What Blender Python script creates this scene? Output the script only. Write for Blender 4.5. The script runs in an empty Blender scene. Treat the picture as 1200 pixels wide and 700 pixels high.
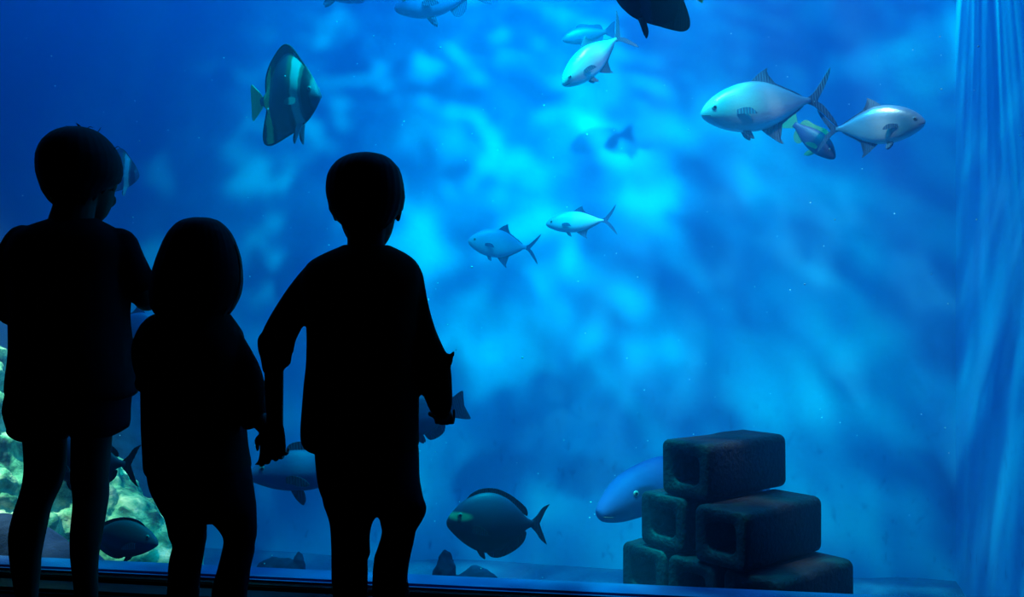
import bpy, bmesh, math, random
from mathutils import Vector, Matrix, noise, Quaternion

random.seed(7)
SC = bpy.context.scene
COL = SC.collection
PI = math.pi

# ------------------------------------------------------------------ camera
CAM_Z = 0.86
F = 1150.0                                   # focal length in pixels of the 1200 px frame
cam_d = bpy.data.cameras.new('camera')
cam = bpy.data.objects.new('camera', cam_d)
COL.objects.link(cam)
cam.location = (0, 0, CAM_Z)
cam.rotation_euler = (PI / 2, 0, 0)
cam_d.sensor_width = 36.0
cam_d.lens = 36.0 * F / 1200.0
cam_d.clip_start = 0.05
SC.camera = cam

# ------------------------------------------------------------------ world, lamps, exposure
SC.view_settings.view_transform = 'Standard'
SC.view_settings.look = 'None'
SC.view_settings.exposure = 0.0
SC.view_settings.gamma = 1.0
SC.cycles.max_bounces = 8
SC.cycles.volume_bounces = 1
SC.cycles.transparent_max_bounces = 12
SC.cycles.sample_clamp_indirect = 4.0
SC.cycles.caustics_reflective = False
SC.cycles.caustics_refractive = False
w = bpy.data.worlds.new('world')
SC.world = w
w.use_nodes = True
w.node_tree.nodes['Background'].inputs[0].default_value = (0, 0, 0, 1)

# the tank stands a little askew to the camera: u runs along the window, v into the tank
YAW = math.radians(9.0)
U = Vector((math.cos(YAW), -math.sin(YAW), 0))
V = Vector((math.sin(YAW), math.cos(YAW), 0))
def T(u, v, z):
    return U * u + V * v + Vector((0, 0, z))

def aim(o, target):
    d = Vector(target) - o.location
    o.rotation_euler = d.to_track_quat('-Z', 'Y').to_euler()

def lamp(name, kind, loc, target, color, energy, **kw):
    d = bpy.data.lights.new(name, kind)
    d.color = color
    d.energy = energy
    for k, v in kw.items():
        setattr(d, k, v)
    o = bpy.data.objects.new(name, d)
    COL.objects.link(o)
    o.location = loc
    aim(o, target)
    return o

def ripple_light(o, sx, sy, base, cloud_gain, strand_gain, col_lo, col_hi, seed=0.0, strand_scale=1.0):
    """the lamp shines through a moving water surface: its beam carries a ripple pattern"""
    d = o.data
    d.use_nodes = True
    nt = d.node_tree
    N, L = nt.nodes, nt.links
    em = N['Emission']
    def node(t, **kw):
        n = N.new(t)
        for k, v in kw.items():
            setattr(n, k, v)
        return n
    def math_(op, a, b=None, clamp=False):
        n = node('ShaderNodeMath', operation=op, use_clamp=clamp)
        for i, x in enumerate((a, b)):
            if x is None:
                continue
            if isinstance(x, (int, float)):
                n.inputs[i].default_value = x
            else:
                L.new(x, n.inputs[i])
        return n.outputs[0]
    tc = node('ShaderNodeTexCoord')
    sep = node('ShaderNodeSeparateXYZ')
    L.new(tc.outputs['Normal'], sep.inputs[0])
    x = math_('MULTIPLY', math_('DIVIDE', sep.outputs[0], sep.outputs[2]), sx)
    y = math_('MULTIPLY', math_('DIVIDE', sep.outputs[1], sep.outputs[2]), sy)
    cmb = node('ShaderNodeCombineXYZ')
    L.new(x, cmb.inputs[0]); L.new(y, cmb.inputs[1])
    cmb.inputs[2].default_value = seed
    # broad soft clouds of light
    n1 = node('ShaderNodeTexNoise'); n1.inputs['Scale'].default_value = 1.5
    n1.inputs['Detail'].default_value = 2.5; n1.inputs['Roughness'].default_value = 0.55
    n1.inputs['Distortion'].default_value = 0.4
    L.new(cmb.outputs[0], n1.inputs['Vector'])
    r1 = node('ShaderNodeMapRange', interpolation_type='SMOOTHSTEP')
    r1.inputs['From Min'].default_value = 0.40; r1.inputs['From Max'].default_value = 0.68
    L.new(n1.outputs[0], r1.inputs['Value'])
    # finer clouds
    n3 = node('ShaderNodeTexNoise'); n3.inputs['Scale'].default_value = 4.2
    n3.inputs['Detail'].default_value = 1.5; n3.inputs['Distortion'].default_value = 0.8
    L.new(cmb.outputs[0], n3.inputs['Vector'])
    r3 = node('ShaderNodeMapRange', interpolation_type='SMOOTHSTEP')
    r3.inputs['From Min'].default_value = 0.47; r3.inputs['From Max'].default_value = 0.74
    L.new(n3.outputs[0], r3.inputs['Value'])
    # caustic strands : warped cell edges
    warp = node('ShaderNodeTexNoise'); warp.inputs['Scale'].default_value = 1.6
    warp.inputs['Detail'].default_value = 1.0
    L.new(cmb.outputs[0], warp.inputs['Vector'])
    mv = node('ShaderNodeVectorMath', operation='MULTIPLY_ADD')
    mv.inputs[1].default_value = (1.1, 1.1, 0)
    L.new(warp.outputs['Color'], mv.inputs[0]); L.new(cmb.outputs[0], mv.inputs[2])
    vo = node('ShaderNodeTexVoronoi', feature='SMOOTH_F1')
    vo.inputs['Scale'].default_value = 1.9 * strand_scale
    vo.inputs['Smoothness'].default_value = 0.25
    L.new(mv.outputs[0], vo.inputs['Vector'])
    r2 = node('ShaderNodeMapRange', interpolation_type='SMOOTHSTEP')
    r2.inputs['From Min'].default_value = 0.46; r2.inputs['From Max'].default_value = 0.72
    L.new(vo.outputs['Distance'], r2.inputs['Value'])
    st = math_('MULTIPLY', r2.outputs[0], math_('ADD', r1.outputs[0], 0.25))
    tot = math_('ADD', math_('ADD', math_('MULTIPLY', r1.outputs[0], cloud_gain), math_('MULTIPLY', r3.outputs[0], cloud_gain * 0.7)),
                math_('MULTIPLY', st, strand_gain))
    mix = node('ShaderNodeMix', data_type='RGBA')
    L.new(math_('MULTIPLY', tot, 0.7, clamp=True), mix.inputs[0])
    mix.inputs[6].default_value = (*col_lo, 1); mix.inputs[7].default_value = (*col_hi, 1)
    L.new(mix.outputs[2], em.inputs['Color'])
    L.new(math_('ADD', tot, base), em.inputs['Strength'])

# soft blue wash from the lamps over the whole tank
lamp('tank_wash_lamp', 'AREA', T(-1.2, 3.7, 3.3), T(-1.2, 3.75, 0), (0.0, 0.28, 1.0), 50,
     shape='RECTANGLE', size=4.6, size_y=1.4)
# two rippling beams on the back wall
k = lamp('back_wall_lamp', 'SPOT', T(-0.45, 2.95, 3.4), T(-0.42, 4.69, -2.0), (1, 1, 1), 1000,
         spot_size=math.radians(76), spot_blend=1.0, shadow_soft_size=0.045)
ripple_light(k, 4.0, 8.5, 0.10, 1.05, 1.0, (0.0, 0.46, 0.88), (0.0, 0.95, 0.92), seed=3.7)
k = lamp('back_wall_lamp', 'SPOT', T(-1.0, 2.95, 3.4), T(-0.55, 4.69, -0.6), (1, 1, 1), 330,
         spot_size=math.radians(100), spot_blend=1.0, shadow_soft_size=0.03)
ripple_light(k, 4.8, 10.0, 0.05, 0.55, 1.9, (0.0, 0.42, 0.9), (0.0, 0.95, 0.95), seed=6.3)
# rippling beam that grazes the end wall on the right
k = lamp('end_wall_lamp', 'SPOT', T(0.92, 4.32, 3.4), T(1.285, 4.3, 0.6), (1, 1, 1), 250,
         spot_size=math.radians(60), spot_blend=0.9, shadow_soft_size=0.015)
ripple_light(k, 11.0, 1.6, 0.03, 1.0, 0.9, (0.0, 0.48, 0.95), (0.0, 1.1, 0.95), seed=9.1)
# white lamp over the reef rock, off to the left
lamp('reef_lamp', 'SPOT', T(-2.85, 2.82, 2.2), T(-2.42, 3.3, 0.0), (0.9, 1.0, 0.72), 900,
     spot_size=math.radians(33), spot_blend=1.0, shadow_soft_size=0.06)
# white lamp over the open water that glints through the ripples on the silver fish
k = lamp('glint_lamp', 'SPOT', T(0.2, 2.88, 2.9), T(0.4, 3.5, 1.5), (1, 1, 1), 150,
         spot_size=math.radians(62), spot_blend=0.8, shadow_soft_size=0.03)
ripple_light(k, 6.0, 6.0, 0.05, 0.5, 1.5, (0.7, 0.85, 1.0), (1.0, 0.95, 0.95), seed=2.2)

# ------------------------------------------------------------------ helpers: objects
def link(o, parent=None):
    COL.objects.link(o)
    if parent is not None:
        o.parent = parent
    return o

def empty(name, loc=(0, 0, 0)):
    o = bpy.data.objects.new(name, None)
    o.empty_display_size = 0.05
    o.location = loc
    return link(o)

def tag(o, label=None, cat=None, group=None, kind=None):
    if label: o['label'] = label
    if cat: o['category'] = cat
    if group: o['group'] = group
    if kind: o['kind'] = kind
    return o

def build(name, bm, mat, parent=None, smooth=True, recalc=True):
    if recalc:
        bmesh.ops.recalc_face_normals(bm, faces=bm.faces)
    me = bpy.data.meshes.new(name)
    bm.to_mesh(me); bm.free()
    for p in me.polygons:
        p.use_smooth = smooth
    me.materials.append(mat)
    return link(bpy.data.objects.new(name, me), parent)

def add_box(bm, lo, hi, M=None):
    vs = []
    for x in (lo[0], hi[0]):
        for y in (lo[1], hi[1]):
            for z in (lo[2], hi[2]):
                p = Vector((x, y, z))
                vs.append(bm.verts.new(M @ p if M else p))
    for f in ((0, 1, 3, 2), (4, 6, 7, 5), (0, 4, 5, 1), (2, 3, 7, 6), (0, 2, 6, 4), (1, 5, 7, 3)):
        bm.faces.new([vs[i] for i in f])

TANK = Matrix(((U.x, V.x, 0, 0), (U.y, V.y, 0, 0), (0, 0, 1, 0), (0, 0, 0, 1)))

def tank_box(name, lo, hi, mat, parent=None, kind='structure', bevel=0.0):
    bm = bmesh.new()
    add_box(bm, lo, hi, TANK)
    if bevel:
        bmesh.ops.bevel(bm, geom=bm.edges[:], offset=bevel, segments=2, affect='EDGES')
    o = build(name, bm, mat, parent, smooth=False)
    if kind and parent is None:
        o['kind'] = kind
    return o

def loft(bm, rings, cap=True):
    """rings: lists of points with equal count"""
    vr = [[bm.verts.new(p) for p in r] for r in rings]
    n = len(vr[0])
    for a, b in zip(vr, vr[1:]):
        for i in range(n):
            bm.faces.new((a[i], a[(i + 1) % n], b[(i + 1) % n], b[i]))
    if cap:
        for r, rev in ((vr[0], True), (vr[-1], False)):
            c = bm.verts.new(sum((v.co for v in r), Vector()) / n)
            for i in range(n):
                f = (r[i], r[(i + 1) % n], c)
                bm.faces.new(f[::-1] if rev else f)

def ellipse(c, rx, ry, n=32, p=2.0):
    out = []
    for i in range(n):
        a = 2 * PI * i / n
        ca, sa = math.cos(a), math.sin(a)
        out.append(Vector((c[0] + rx * math.copysign(abs(ca) ** (2 / p), ca),
                           c[1] + ry * math.copysign(abs(sa) ** (2 / p), sa), c[2])))
    return out

def catmull(pts, per=6):
    """smooth a list of tuples (any length)"""
    n = len(pts)
    out = []
    for i in range(n - 1):
        p0 = pts[max(i - 1, 0)]; p1 = pts[i]; p2 = pts[i + 1]; p3 = pts[min(i + 2, n - 1)]
        for k in range(per):
            t = k / per
            out.append(tuple(0.5 * (2 * b + (c - a) * t + (2 * a - 5 * b + 4 * c - d) * t * t + (3 * b - a - 3 * c + d) * t ** 3)
                             for a, b, c, d in zip(p0, p1, p2, p3)))
    out.append(tuple(pts[-1]))
    return out

def tube(bm, pts, n=14, per=5, flat=1.0, round_ends=True):
    """pts: (Vector, radius) ; smooth tapered tube with rounded ends"""
    q = catmull([(p[0], p[1], p[2], r) for p, r in pts], per)
    P = [Vector(a[:3]) for a in q]
    R = [max(a[3], 0.0004) for a in q]
    tang = [(P[min(i + 1, len(P) - 1)] - P[max(i - 1, 0)]).normalized() for i in range(len(P))]
    ref = Vector((0, 1, 0)) if abs(tang[0].y) < 0.9 else Vector((1, 0, 0))
    rings = []
    nrm = (ref - tang[0] * ref.dot(tang[0])).normalized()
    def ring(c, t, nr, r):
        b = t.cross(nr)
        return [c + nr * (r * math.cos(2 * PI * i / n)) + b * (r * flat * math.sin(2 * PI * i / n)) for i in range(n)]
    frames = []
    for t in tang:
        nrm = (nrm - t * nrm.dot(t)).normalized()
        frames.append(nrm.copy())
    if round_ends:
        for a in (80, 55, 28):
            s, c = math.sin(math.radians(a)), math.cos(math.radians(a))
            rings.append(ring(P[0] - tang[0] * R[0] * s, tang[0], frames[0], R[0] * c))
    for c, t, f, r in zip(P, tang, frames, R):
        rings.append(ring(c, t, f, r))
    if round_ends:
        for a in (28, 55, 80):
            s, c = math.sin(math.radians(a)), math.cos(math.radians(a))
            rings.append(ring(P[-1] + tang[-1] * R[-1] * s, tang[-1], frames[-1], R[-1] * c))
    loft(bm, rings)

def ball(bm, c, r, M=None, seg=16, rng=10):
    M2 = Matrix.Translation(c) @ (M if M else Matrix()) @ Matrix.Diagonal((*r, 1))
    bmesh.ops.create_uvsphere(bm, u_segments=seg, v_segments=rng, radius=1.0, matrix=M2)

def remesh(name, bm, mat, parent, voxel, smooth=3, wrinkle=None):
    """unite all closed pieces in bm into one continuous surface"""
    bmesh.ops.recalc_face_normals(bm, faces=bm.faces)
    me = bpy.data.meshes.new(name + '_raw')
    bm.to_mesh(me); bm.free()
    o = bpy.data.objects.new(name + '_raw', me)
    COL.objects.link(o)
    m = o.modifiers.new('r', 'REMESH'); m.mode = 'VOXEL'; m.voxel_size = voxel
    if smooth:
        s = o.modifiers.new('s', 'SMOOTH'); s.factor = 0.5; s.iterations = smooth
    dg = bpy.context.evaluated_depsgraph_get()
    res = bpy.data.meshes.new_from_object(o.evaluated_get(dg))
    bpy.data.objects.remove(o); bpy.data.meshes.remove(me)
    res.name = name
    if wrinkle:
        res.update()
        norms = [v.normal.copy() for v in res.vertices]
        for v, nn in zip(res.vertices, norms):
            v.co += nn * wrinkle(v.co)
    for p in res.polygons:
        p.use_smooth = True
    res.materials.clear(); res.materials.append(mat)
    return link(bpy.data.objects.new(name, res), parent)

# ------------------------------------------------------------------ helpers: materials
def mat(name, color, rough=0.6, metal=0.0, spec=0.5, noise_amt=0.0, noise_scale=8.0, bump=0.0, bump_scale=60.0, color2=None):
    m = bpy.data.materials.new(name)
    m.use_nodes = True
    N, L = m.node_tree.nodes, m.node_tree.links
    b = N['Principled BSDF']
    b.inputs['Base Color'].default_value = (*color, 1)
    b.inputs['Roughness'].default_value = rough
    b.inputs['Metallic'].default_value = metal
    b.inputs['Specular IOR Level'].default_value = spec
    tc = N.new('ShaderNodeTexCoord')
    if noise_amt or color2:
        n = N.new('ShaderNodeTexNoise'); n.inputs['Scale'].default_value = noise_scale
        n.inputs['Detail'].default_value = 5
        L.new(tc.outputs['Object'], n.inputs['Vector'])
        r = N.new('ShaderNodeMapRange'); r.interpolation_type = 'SMOOTHSTEP'
        r.inputs['From Min'].default_value = 0.35; r.inputs['From Max'].default_value = 0.65
        L.new(n.outputs[0], r.inputs['Value'])
        mx = N.new('ShaderNodeMix'); mx.data_type = 'RGBA'
        c2 = color2 or tuple(c * (1 - noise_amt) for c in color)
        mx.inputs[6].default_value = (*color, 1); mx.inputs[7].default_value = (*c2, 1)
        L.new(r.outputs[0], mx.inputs[0]); L.new(mx.outputs[2], b.inputs['Base Color'])
    if bump:
        n2 = N.new('ShaderNodeTexNoise'); n2.inputs['Scale'].default_value = bump_scale
        n2.inputs['Detail'].default_value = 6
        L.new(tc.outputs['Object'], n2.inputs['Vector'])
        bp = N.new('ShaderNodeBump'); bp.inputs['Strength'].default_value = bump
        bp.inputs['Distance'].default_value = 0.01
        L.new(n2.outputs[0], bp.inputs['Height']); L.new(bp.outputs[0], b.inputs['Normal'])
    return m

M_wall = mat('tank_wall_paint', (0.02, 0.36, 0.64), 0.8, spec=0.1, color2=(0.015, 0.30, 0.60), noise_scale=1.2, bump=0.15, bump_scale=30)
M_dark = mat('gallery_dark_paint', (0.012, 0.012, 0.014), 0.85, spec=0.15, noise_amt=0.3)
M_carpet = mat('gallery_carpet', (0.01, 0.01, 0.014), 0.95, spec=0.05, noise_amt=0.4, noise_scale=40, bump=0.5, bump_scale=300)
M_kerb = mat('kerb_stone', (0.012, 0.012, 0.016), 0.6, spec=0.2, noise_amt=0.4, noise_scale=14, bump=0.1)
M_sill = mat('blue_sill_paint', (0.04, 0.12, 0.36), 0.7, spec=0.2, noise_amt=0.35, noise_scale=5)
M_sand = mat('coral_sand', (0.03, 0.11, 0.24), 0.95, spec=0.1, color2=(0.015, 0.06, 0.17), noise_scale=6, bump=0.6, bump_scale=80)
M_concrete = mat('dark_wet_concrete', (0.014, 0.011, 0.020), 0.6, spec=0.2, color2=(0.034, 0.029, 0.040), noise_scale=9, bump=0.7, bump_scale=70)
M_rockdim = mat('blue_grey_rock', (0.025, 0.045, 0.12), 0.9, spec=0.1, noise_amt=0.5, noise_scale=6, bump=0.6, bump_scale=40)

# algae and sediment specks low on the back wall
def wall_stains():
    N, L = M_wall.node_tree.nodes, M_wall.node_tree.links
    b = N['Principled BSDF']
    src = b.inputs['Base Color'].links[0].from_socket
    geo = N.new('ShaderNodeNewGeometry')
    sep = N.new('ShaderNodeSeparateXYZ'); L.new(geo.outputs['Position'], sep.inputs[0])
    h = N.new('ShaderNodeMapRange'); h.inputs['From Min'].default_value = 0.9; h.inputs['From Max'].default_value = -0.4
    L.new(sep.outputs[2], h.inputs['Value'])
    mp = N.new('ShaderNodeMapping'); mp.inputs['Scale'].default_value = (1, 1, 0.6)
    L.new(geo.outputs['Position'], mp.inputs[0])
    n = N.new('ShaderNodeTexNoise'); n.inputs['Scale'].default_value = 26; n.inputs['Detail'].default_value = 4
    L.new(mp.outputs[0], n.inputs['Vector'])
    r = N.new('ShaderNodeMapRange'); r.inputs['From Min'].default_value = 0.60; r.inputs['From Max'].default_value = 0.75
    L.new(n.outputs[0], r.inputs['Value'])
    mu = N.new('ShaderNodeMath'); mu.operation = 'MULTIPLY'
    L.new(h.outputs[0], mu.inputs[0]); L.new(r.outputs[0], mu.inputs[1])
    mx = N.new('ShaderNodeMix'); mx.data_type = 'RGBA'
    L.new(mu.outputs[0], mx.inputs[0]); L.new(src, mx.inputs[6])
    mx.inputs[7].default_value = (0.02, 0.16, 0.40, 1)
    L.new(mx.outputs[2], b.inputs['Base Color'])
wall_stains()

def mat_glass():
    m = bpy.data.materials.new('acrylic_pane'); m.use_nodes = True
    N, L = m.node_tree.nodes, m.node_tree.links
    N.remove(N['Principled BSDF'])
    out = N['Material Output']
    tr = N.new('ShaderNodeBsdfTransparent'); tr.inputs[0].default_value = (0.96, 0.98, 1.0, 1)
    gl = N.new('ShaderNodeBsdfGlossy'); gl.inputs['Roughness'].default_value = 0.02
    lw = N.new('ShaderNodeLayerWeight'); lw.inputs[0].default_value = 0.5
    pw = N.new('ShaderNodeMath'); pw.operation = 'POWER'; pw.inputs[1].default_value = 5
    L.new(lw.outputs['Facing'], pw.inputs[0])
    ad = N.new('ShaderNodeMath'); ad.operation = 'MULTIPLY_ADD'; ad.inputs[1].default_value = 0.9; ad.inputs[2].default_value = 0.02
    L.new(pw.outputs[0], ad.inputs[0])
    mx = N.new('ShaderNodeMixShader')
    L.new(ad.outputs[0], mx.inputs[0]); L.new(tr.outputs[0], mx.inputs[1]); L.new(gl.outputs[0], mx.inputs[2])
    L.new(mx.outputs[0], out.inputs['Surface'])
    return m
M_glass = mat_glass()

def mat_water():
    m = bpy.data.materials.new('hazy_blue_water'); m.use_nodes = True
    N, L = m.node_tree.nodes, m.node_tree.links
    N.remove(N['Principled BSDF'])
    out = N['Material Output']
    sc = N.new('ShaderNodeVolumeScatter')
    sc.inputs['Color'].default_value = (0.12, 0.45, 1.0, 1)
    sc.inputs['Density'].default_value = 0.16
    sc.inputs['Anisotropy'].default_value = 0.1
    ab = N.new('ShaderNodeVolumeAbsorption')
    ab.inputs['Color'].default_value = (0.25, 0.85, 1.0, 1)
    ab.inputs['Density'].default_value = 0.35
    ad = N.new('ShaderNodeAddShader')
    L.new(sc.outputs[0], ad.inputs[0]); L.new(ab.outputs[0], ad.inputs[1])
    L.new(ad.outputs[0], out.inputs['Volume'])
    return m
M_water = mat_water()

def mat_rock():
    m = mat('crusted_reef_rock', (0.5, 0.5, 0.42), 0.9, spec=0.15, bump=0.9, bump_scale=28)
    N, L = m.node_tree.nodes, m.node_tree.links
    b = N['Principled BSDF']
    tc = N.new('ShaderNodeTexCoord')
    n = N.new('ShaderNodeTexNoise'); n.inputs['Scale'].default_value = 7.5; n.inputs['Detail'].default_value = 9
    n.inputs['Roughness'].default_value = 0.65; n.inputs['Distortion'].default_value = 0.6
    L.new(tc.outputs['Object'], n.inputs['Vector'])
    cr = N.new('ShaderNodeValToRGB')
    e = cr.color_ramp.elements
    e[0].position = 0.36; e[0].color = (0.010, 0.035, 0.04, 1)
    e[1].position = 0.68; e[1].color = (0.85, 0.78, 0.55, 1)
    for p, c in ((0.44, (0.03, 0.15, 0.10, 1)), (0.50, (0.10, 0.32, 0.20, 1)), (0.57, (0.32, 0.46, 0.30, 1))):
        x = e.new(p); x.color = c
    L.new(n.outputs[0], cr.inputs[0]); L.new(cr.outputs[0], b.inputs['Base Color'])
    return m
M_rock = mat_rock()

# ------------------------------------------------------------------ the setting
VG, VB, UR, UL = 2.72, 4.69, 1.285, -4.2          # glass, back wall, right wall, left wall
ZF, ZT = -0.45, 3.6                               # tank floor, roof
tank_box('wall_back', (UL - 0.2, VB, ZF - 0.1), (UR + 0.2, VB + 0.2, ZT), M_wall)
tank_box('wall_right', (UR, VG + 0.06, ZF - 0.1), (UR + 0.2, VB, ZT), M_wall)
tank_box('wall_left', (UL - 0.2, VG + 0.06, ZF - 0.1), (UL, VB, ZT), M_wall)
tank_box('ceiling', (UL - 0.2, VG, ZT), (UR + 0.2, VB + 0.2, ZT + 0.1), M_dark)
tank_box('wall_front', (UL - 2.0, VG - 0.1, 2.6), (UR + 2.0, VG + 0.06, ZT), M_dark)
tank_box('floor', (UL - 2.0, -3.0, -0.1), (UR + 2.0, VG - 0.12, 0.0), M_carpet)
tank_box('trim_1', (UL - 2.0, VG - 0.13, -0.1), (UR + 2.0, VG - 0.032, 0.018), M_kerb, bevel=0.01)
tank_box('trim_2', (UL - 0.2, VG - 0.02, ZF - 0.1), (UR + 0.2, VG + 0.054, 0.0), M_dark)
# rippled sand bed
bm = bmesh.new()
NX, NY = 110, 46
g = [[None] * (NY + 1) for _ in range(NX + 1)]
for i in range(NX + 1):
    for j in range(NY + 1):
        u = UL + (UR - UL) * i / NX
        v = VG + 0.06 + (VB - VG - 0.06) * j / NY
        z = ZF + 0.018 * noise.noise(Vector((u * 3, v * 5, 0))) + 0.012 * math.sin(v * 22 + 3 * noise.noise(Vector((u * 2, v * 2, 4)))) + 0.03 * max(0, (v - 4.45) / 0.24)
        g[i][j] = bm.verts.new(T(u, v, z))
for i in range(NX):
    for j in range(NY):
        bm.faces.new((g[i][j], g[i + 1][j], g[i + 1][j + 1], g[i][j + 1]))
tag(build('floor', bm, M_sand), kind='structure')

# the viewing window
win = empty('window_1', T(-1.0, VG, 0.05)); win['kind'] = 'structure'
def in_window(name, lo, hi, m, bevel=0.0):
    o = tank_box(name, lo, hi, m, None, kind=None, bevel=bevel)
    o.parent = win
    o.matrix_parent_inverse = Matrix.Translation(win.location).inverted()
    return o
in_window('pane', (UL, VG, 0.001), (UR, VG + 0.05, 2.6), M_glass)
in_window('sill', (UL, VG + 0.055, -0.07), (UR, VG + 0.165, 0.028), M_sill, 0.008)
in_window('frame_bar', (UL, VG - 0.03, 0.001), (UR, VG - 0.002, 0.03), M_dark, 0.004)

water = tank_box('tank_water', (UL + 0.004, VG + 0.052, ZF - 0.05), (UR - 0.004, VB - 0.004, 2.58), M_water, kind=None)
tag(water, 'clear blue water filling the tank behind the window', 'water', kind='stuff')

# ------------------------------------------------------------------ pixels to places
def at(x, y, D, dy=0.0):
    """the point D metres in front of the camera that the photo shows at pixel x, y"""
    return Vector(((x - 600) / F * D, D + dy, CAM_Z + (350 - y) / F * D))

# ------------------------------------------------------------------ rocks
def rock(name, lobes, m, label, cat='rock', seed=0, voxel=0.016, amp=0.05, freq=4.0):
    bm = bmesh.new()
    for c, r in lobes:
        ball(bm, Vector(c), r, seg=24, rng=16)
    sv = Vector((seed * 7.3, seed * 3.1, seed))
    def wr(p):
        q = p * freq + sv
        return amp * (noise.noise(q) + 0.55 * noise.noise(q * 2.3) + 0.35 * noise.noise(q * 5.1) + 0.2 * noise.noise(q * 11))
    o = remesh(name, bm, m, None, voxel, 4, wr)
    return tag(o, label, cat)

rock('reef_rock', [((-2.2, 3.75, -0.1), (0.50, 0.40, 0.84)), ((-1.75, 3.85, -0.3), (0.38, 0.36, 0.62)),
                   ((-1.44, 3.80, -0.35), (0.24, 0.26, 0.48)), ((-2.6, 3.8, 0.0), (0.45, 0.4, 1.05)), ((-1.95, 3.55, -0.2), (0.35, 0.2, 0.5))],
     M_rock, 'green and cream crusted reef rock behind the tallest child', seed=1, amp=0.065)
rock('boulder', [((-1.78, 3.36, -0.2), (0.36, 0.13, 0.32)), ((-1.5, 3.32, -0.28), (0.22, 0.1, 0.32))],
     M_rockdim, 'smooth blue-grey boulder low against the window', seed=2, amp=0.012, freq=3)
rock('boulder', [((-1.72, 4.38, -0.1), (0.17, 0.17, 0.58)), ((-1.6, 4.4, -0.3), (0.2, 0.2, 0.3))],
     M_rockdim, 'tall hazy blue rock pillar standing behind the reef rock', seed=3, amp=0.03)
rock('boulder', [((-0.225, 3.32, -0.28), (0.06, 0.07, 0.30)), ((-0.12, 3.36, -0.32), (0.13, 0.08, 0.27)), ((-0.2, 3.34, -0.42), (0.2, 0.14, 0.15))],
     M_rockdim, 'two-peaked dark rock below the round dark surgeonfish', seed=4, voxel=0.008, amp=0.014, freq=9)
rock('boulder', [((-0.84, 3.55, -0.35), (0.16, 0.1, 0.27)), ((-0.77, 3.55, -0.25), (0.03, 0.03, 0.2))],
     M_rockdim, 'low dark rock on the tank floor between the girl and the middle child', seed=5, voxel=0.008, amp=0.012, freq=9)

# ------------------------------------------------------------------ hollow concrete blocks
BA = math.radians(51)
E = Vector((math.cos(BA), -math.sin(BA), 0))       # along the open ends
LN = Vector((math.sin(BA), math.cos(BA), 0))       # along the block's length
BW, BH, BL = 0.200, 0.178, 0.40
def block_mesh(seed):
    """square tube with rounded corners, open at both ends"""
    bm = bmesh.new()
    def rr(hw, hh, r, n=5):
        pts = []
        for cx, cz, a0 in ((hw - r, hh - r, 0), (-hw + r, hh - r, 90), (-hw + r, -hh + r, 180), (hw - r, -hh + r, 270)):
            for k in range(n):
                a = math.radians(a0 + 90 * k / (n - 1))
                pts.append((cx + r * math.cos(a), cz + r * math.sin(a)))
        return pts
    hw, hh, hl = BW / 2 - 0.002, BH / 2 - 0.001, BL / 2
    prof = []
    for k in range(13):                                          # outer skin
        y = -hl + 0.012 + (2 * hl - 0.024) * k / 12
        prof.append((hw, hh, 0.024, y))
    prof = [(hw - 0.010, hh - 0.010, 0.018, -hl), (hw - 0.003, hh - 0.003, 0.022, -hl + 0.004)] + prof
    prof += [(hw - 0.003, hh - 0.003, 0.022, hl - 0.004), (hw - 0.010, hh - 0.010, 0.018, hl)]
    inner = [(hw - 0.040, hh - 0.036, 0.028, hl - 0.002)] + [(hw - 0.045, hh - 0.041, 0.026, hl - 0.01 - (2 * hl - 0.02) * k / 6) for k in range(7)] + [(hw - 0.040, hh - 0.036, 0.028, -hl + 0.002)]
    prof += inner
    rings = []
    sv = Vector((seed * 5.1, 0, seed * 2.2))
    for a, b, r, y in prof:
        ring = []
        for x, z in rr(a, b, r):
            p = Vector((x, y, z))
            p += p.normalized() * 0.004 * noise.noise(p * 16 + sv) + Vector((0, 0.003 * noise.noise(p * 20 + sv), 0))
            ring.append(p)
        rings.append(ring)
    rings.append(rings[0])
    vr = [[bm.verts.new(p) for p in r] for r in rings[:-1]]
    vr.append(vr[0])
    n = len(vr[0])
    for a, b in zip(vr, vr[1:]):
        for i in range(n):
            bm.faces.new((a[i], a[(i + 1) % n], b[(i + 1) % n], b[i]))
    return bm
BASE_Z = -0.133
O0 = Vector((0.365, 3.30, 0))                     # front corner of the lowest course, far end
def block(e, row, l, label, seed, turn=0.0):
    o = build('concrete_block', block_mesh(seed), M_concrete)
    p = O0 + E * (e + BW / 2) + LN * (l + BL / 2)
    o.location = (p.x, p.y, BASE_Z + (BH + 0.002) * (row + 0.5))
    o.rotation_euler = (0, 0, -BA + math.radians(turn) + 0)
    return tag(o, label, 'block', 'hollow concrete blocks in the pyramid')
block(0.00, 0, 0.0, 'hollow concrete block farthest left in the bottom course of the pyramid', 1)
block(0.215, 0, -0.01, 'hollow concrete block in the middle of the bottom course of the pyramid', 2)
block(0.43, 0, 0.0, 'hollow concrete block at the right end of the bottom course of the pyramid', 3, 1)
block(0.08, 1, 0.01, 'hollow concrete block on the left side of the middle course', 4, -1)
block(0.325, 1, -0.01, 'hollow concrete block on the right side of the middle course', 5, 1)
block(0.165, 2, 0.02, 'single hollow concrete block on top of the pyramid', 6, 0)
bm = bmesh.new()
Mb = Matrix(((E.x, LN.x, 0, O0.x), (E.y, LN.y, 0, O0.y), (0, 0, 1, 0), (0, 0, 0, 1)))
add_box(bm, (-0.02, -0.03, ZF - 0.04), (0.66, BL + 0.04, BASE_Z), Mb)
bmesh.ops.bevel(bm, geom=bm.edges[:], offset=0.015, segments=2, affect='EDGES')
tag(build('concrete_plinth', bm, M_concrete, smooth=False), 'dark concrete plinth under the block pyramid', 'plinth')

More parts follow.
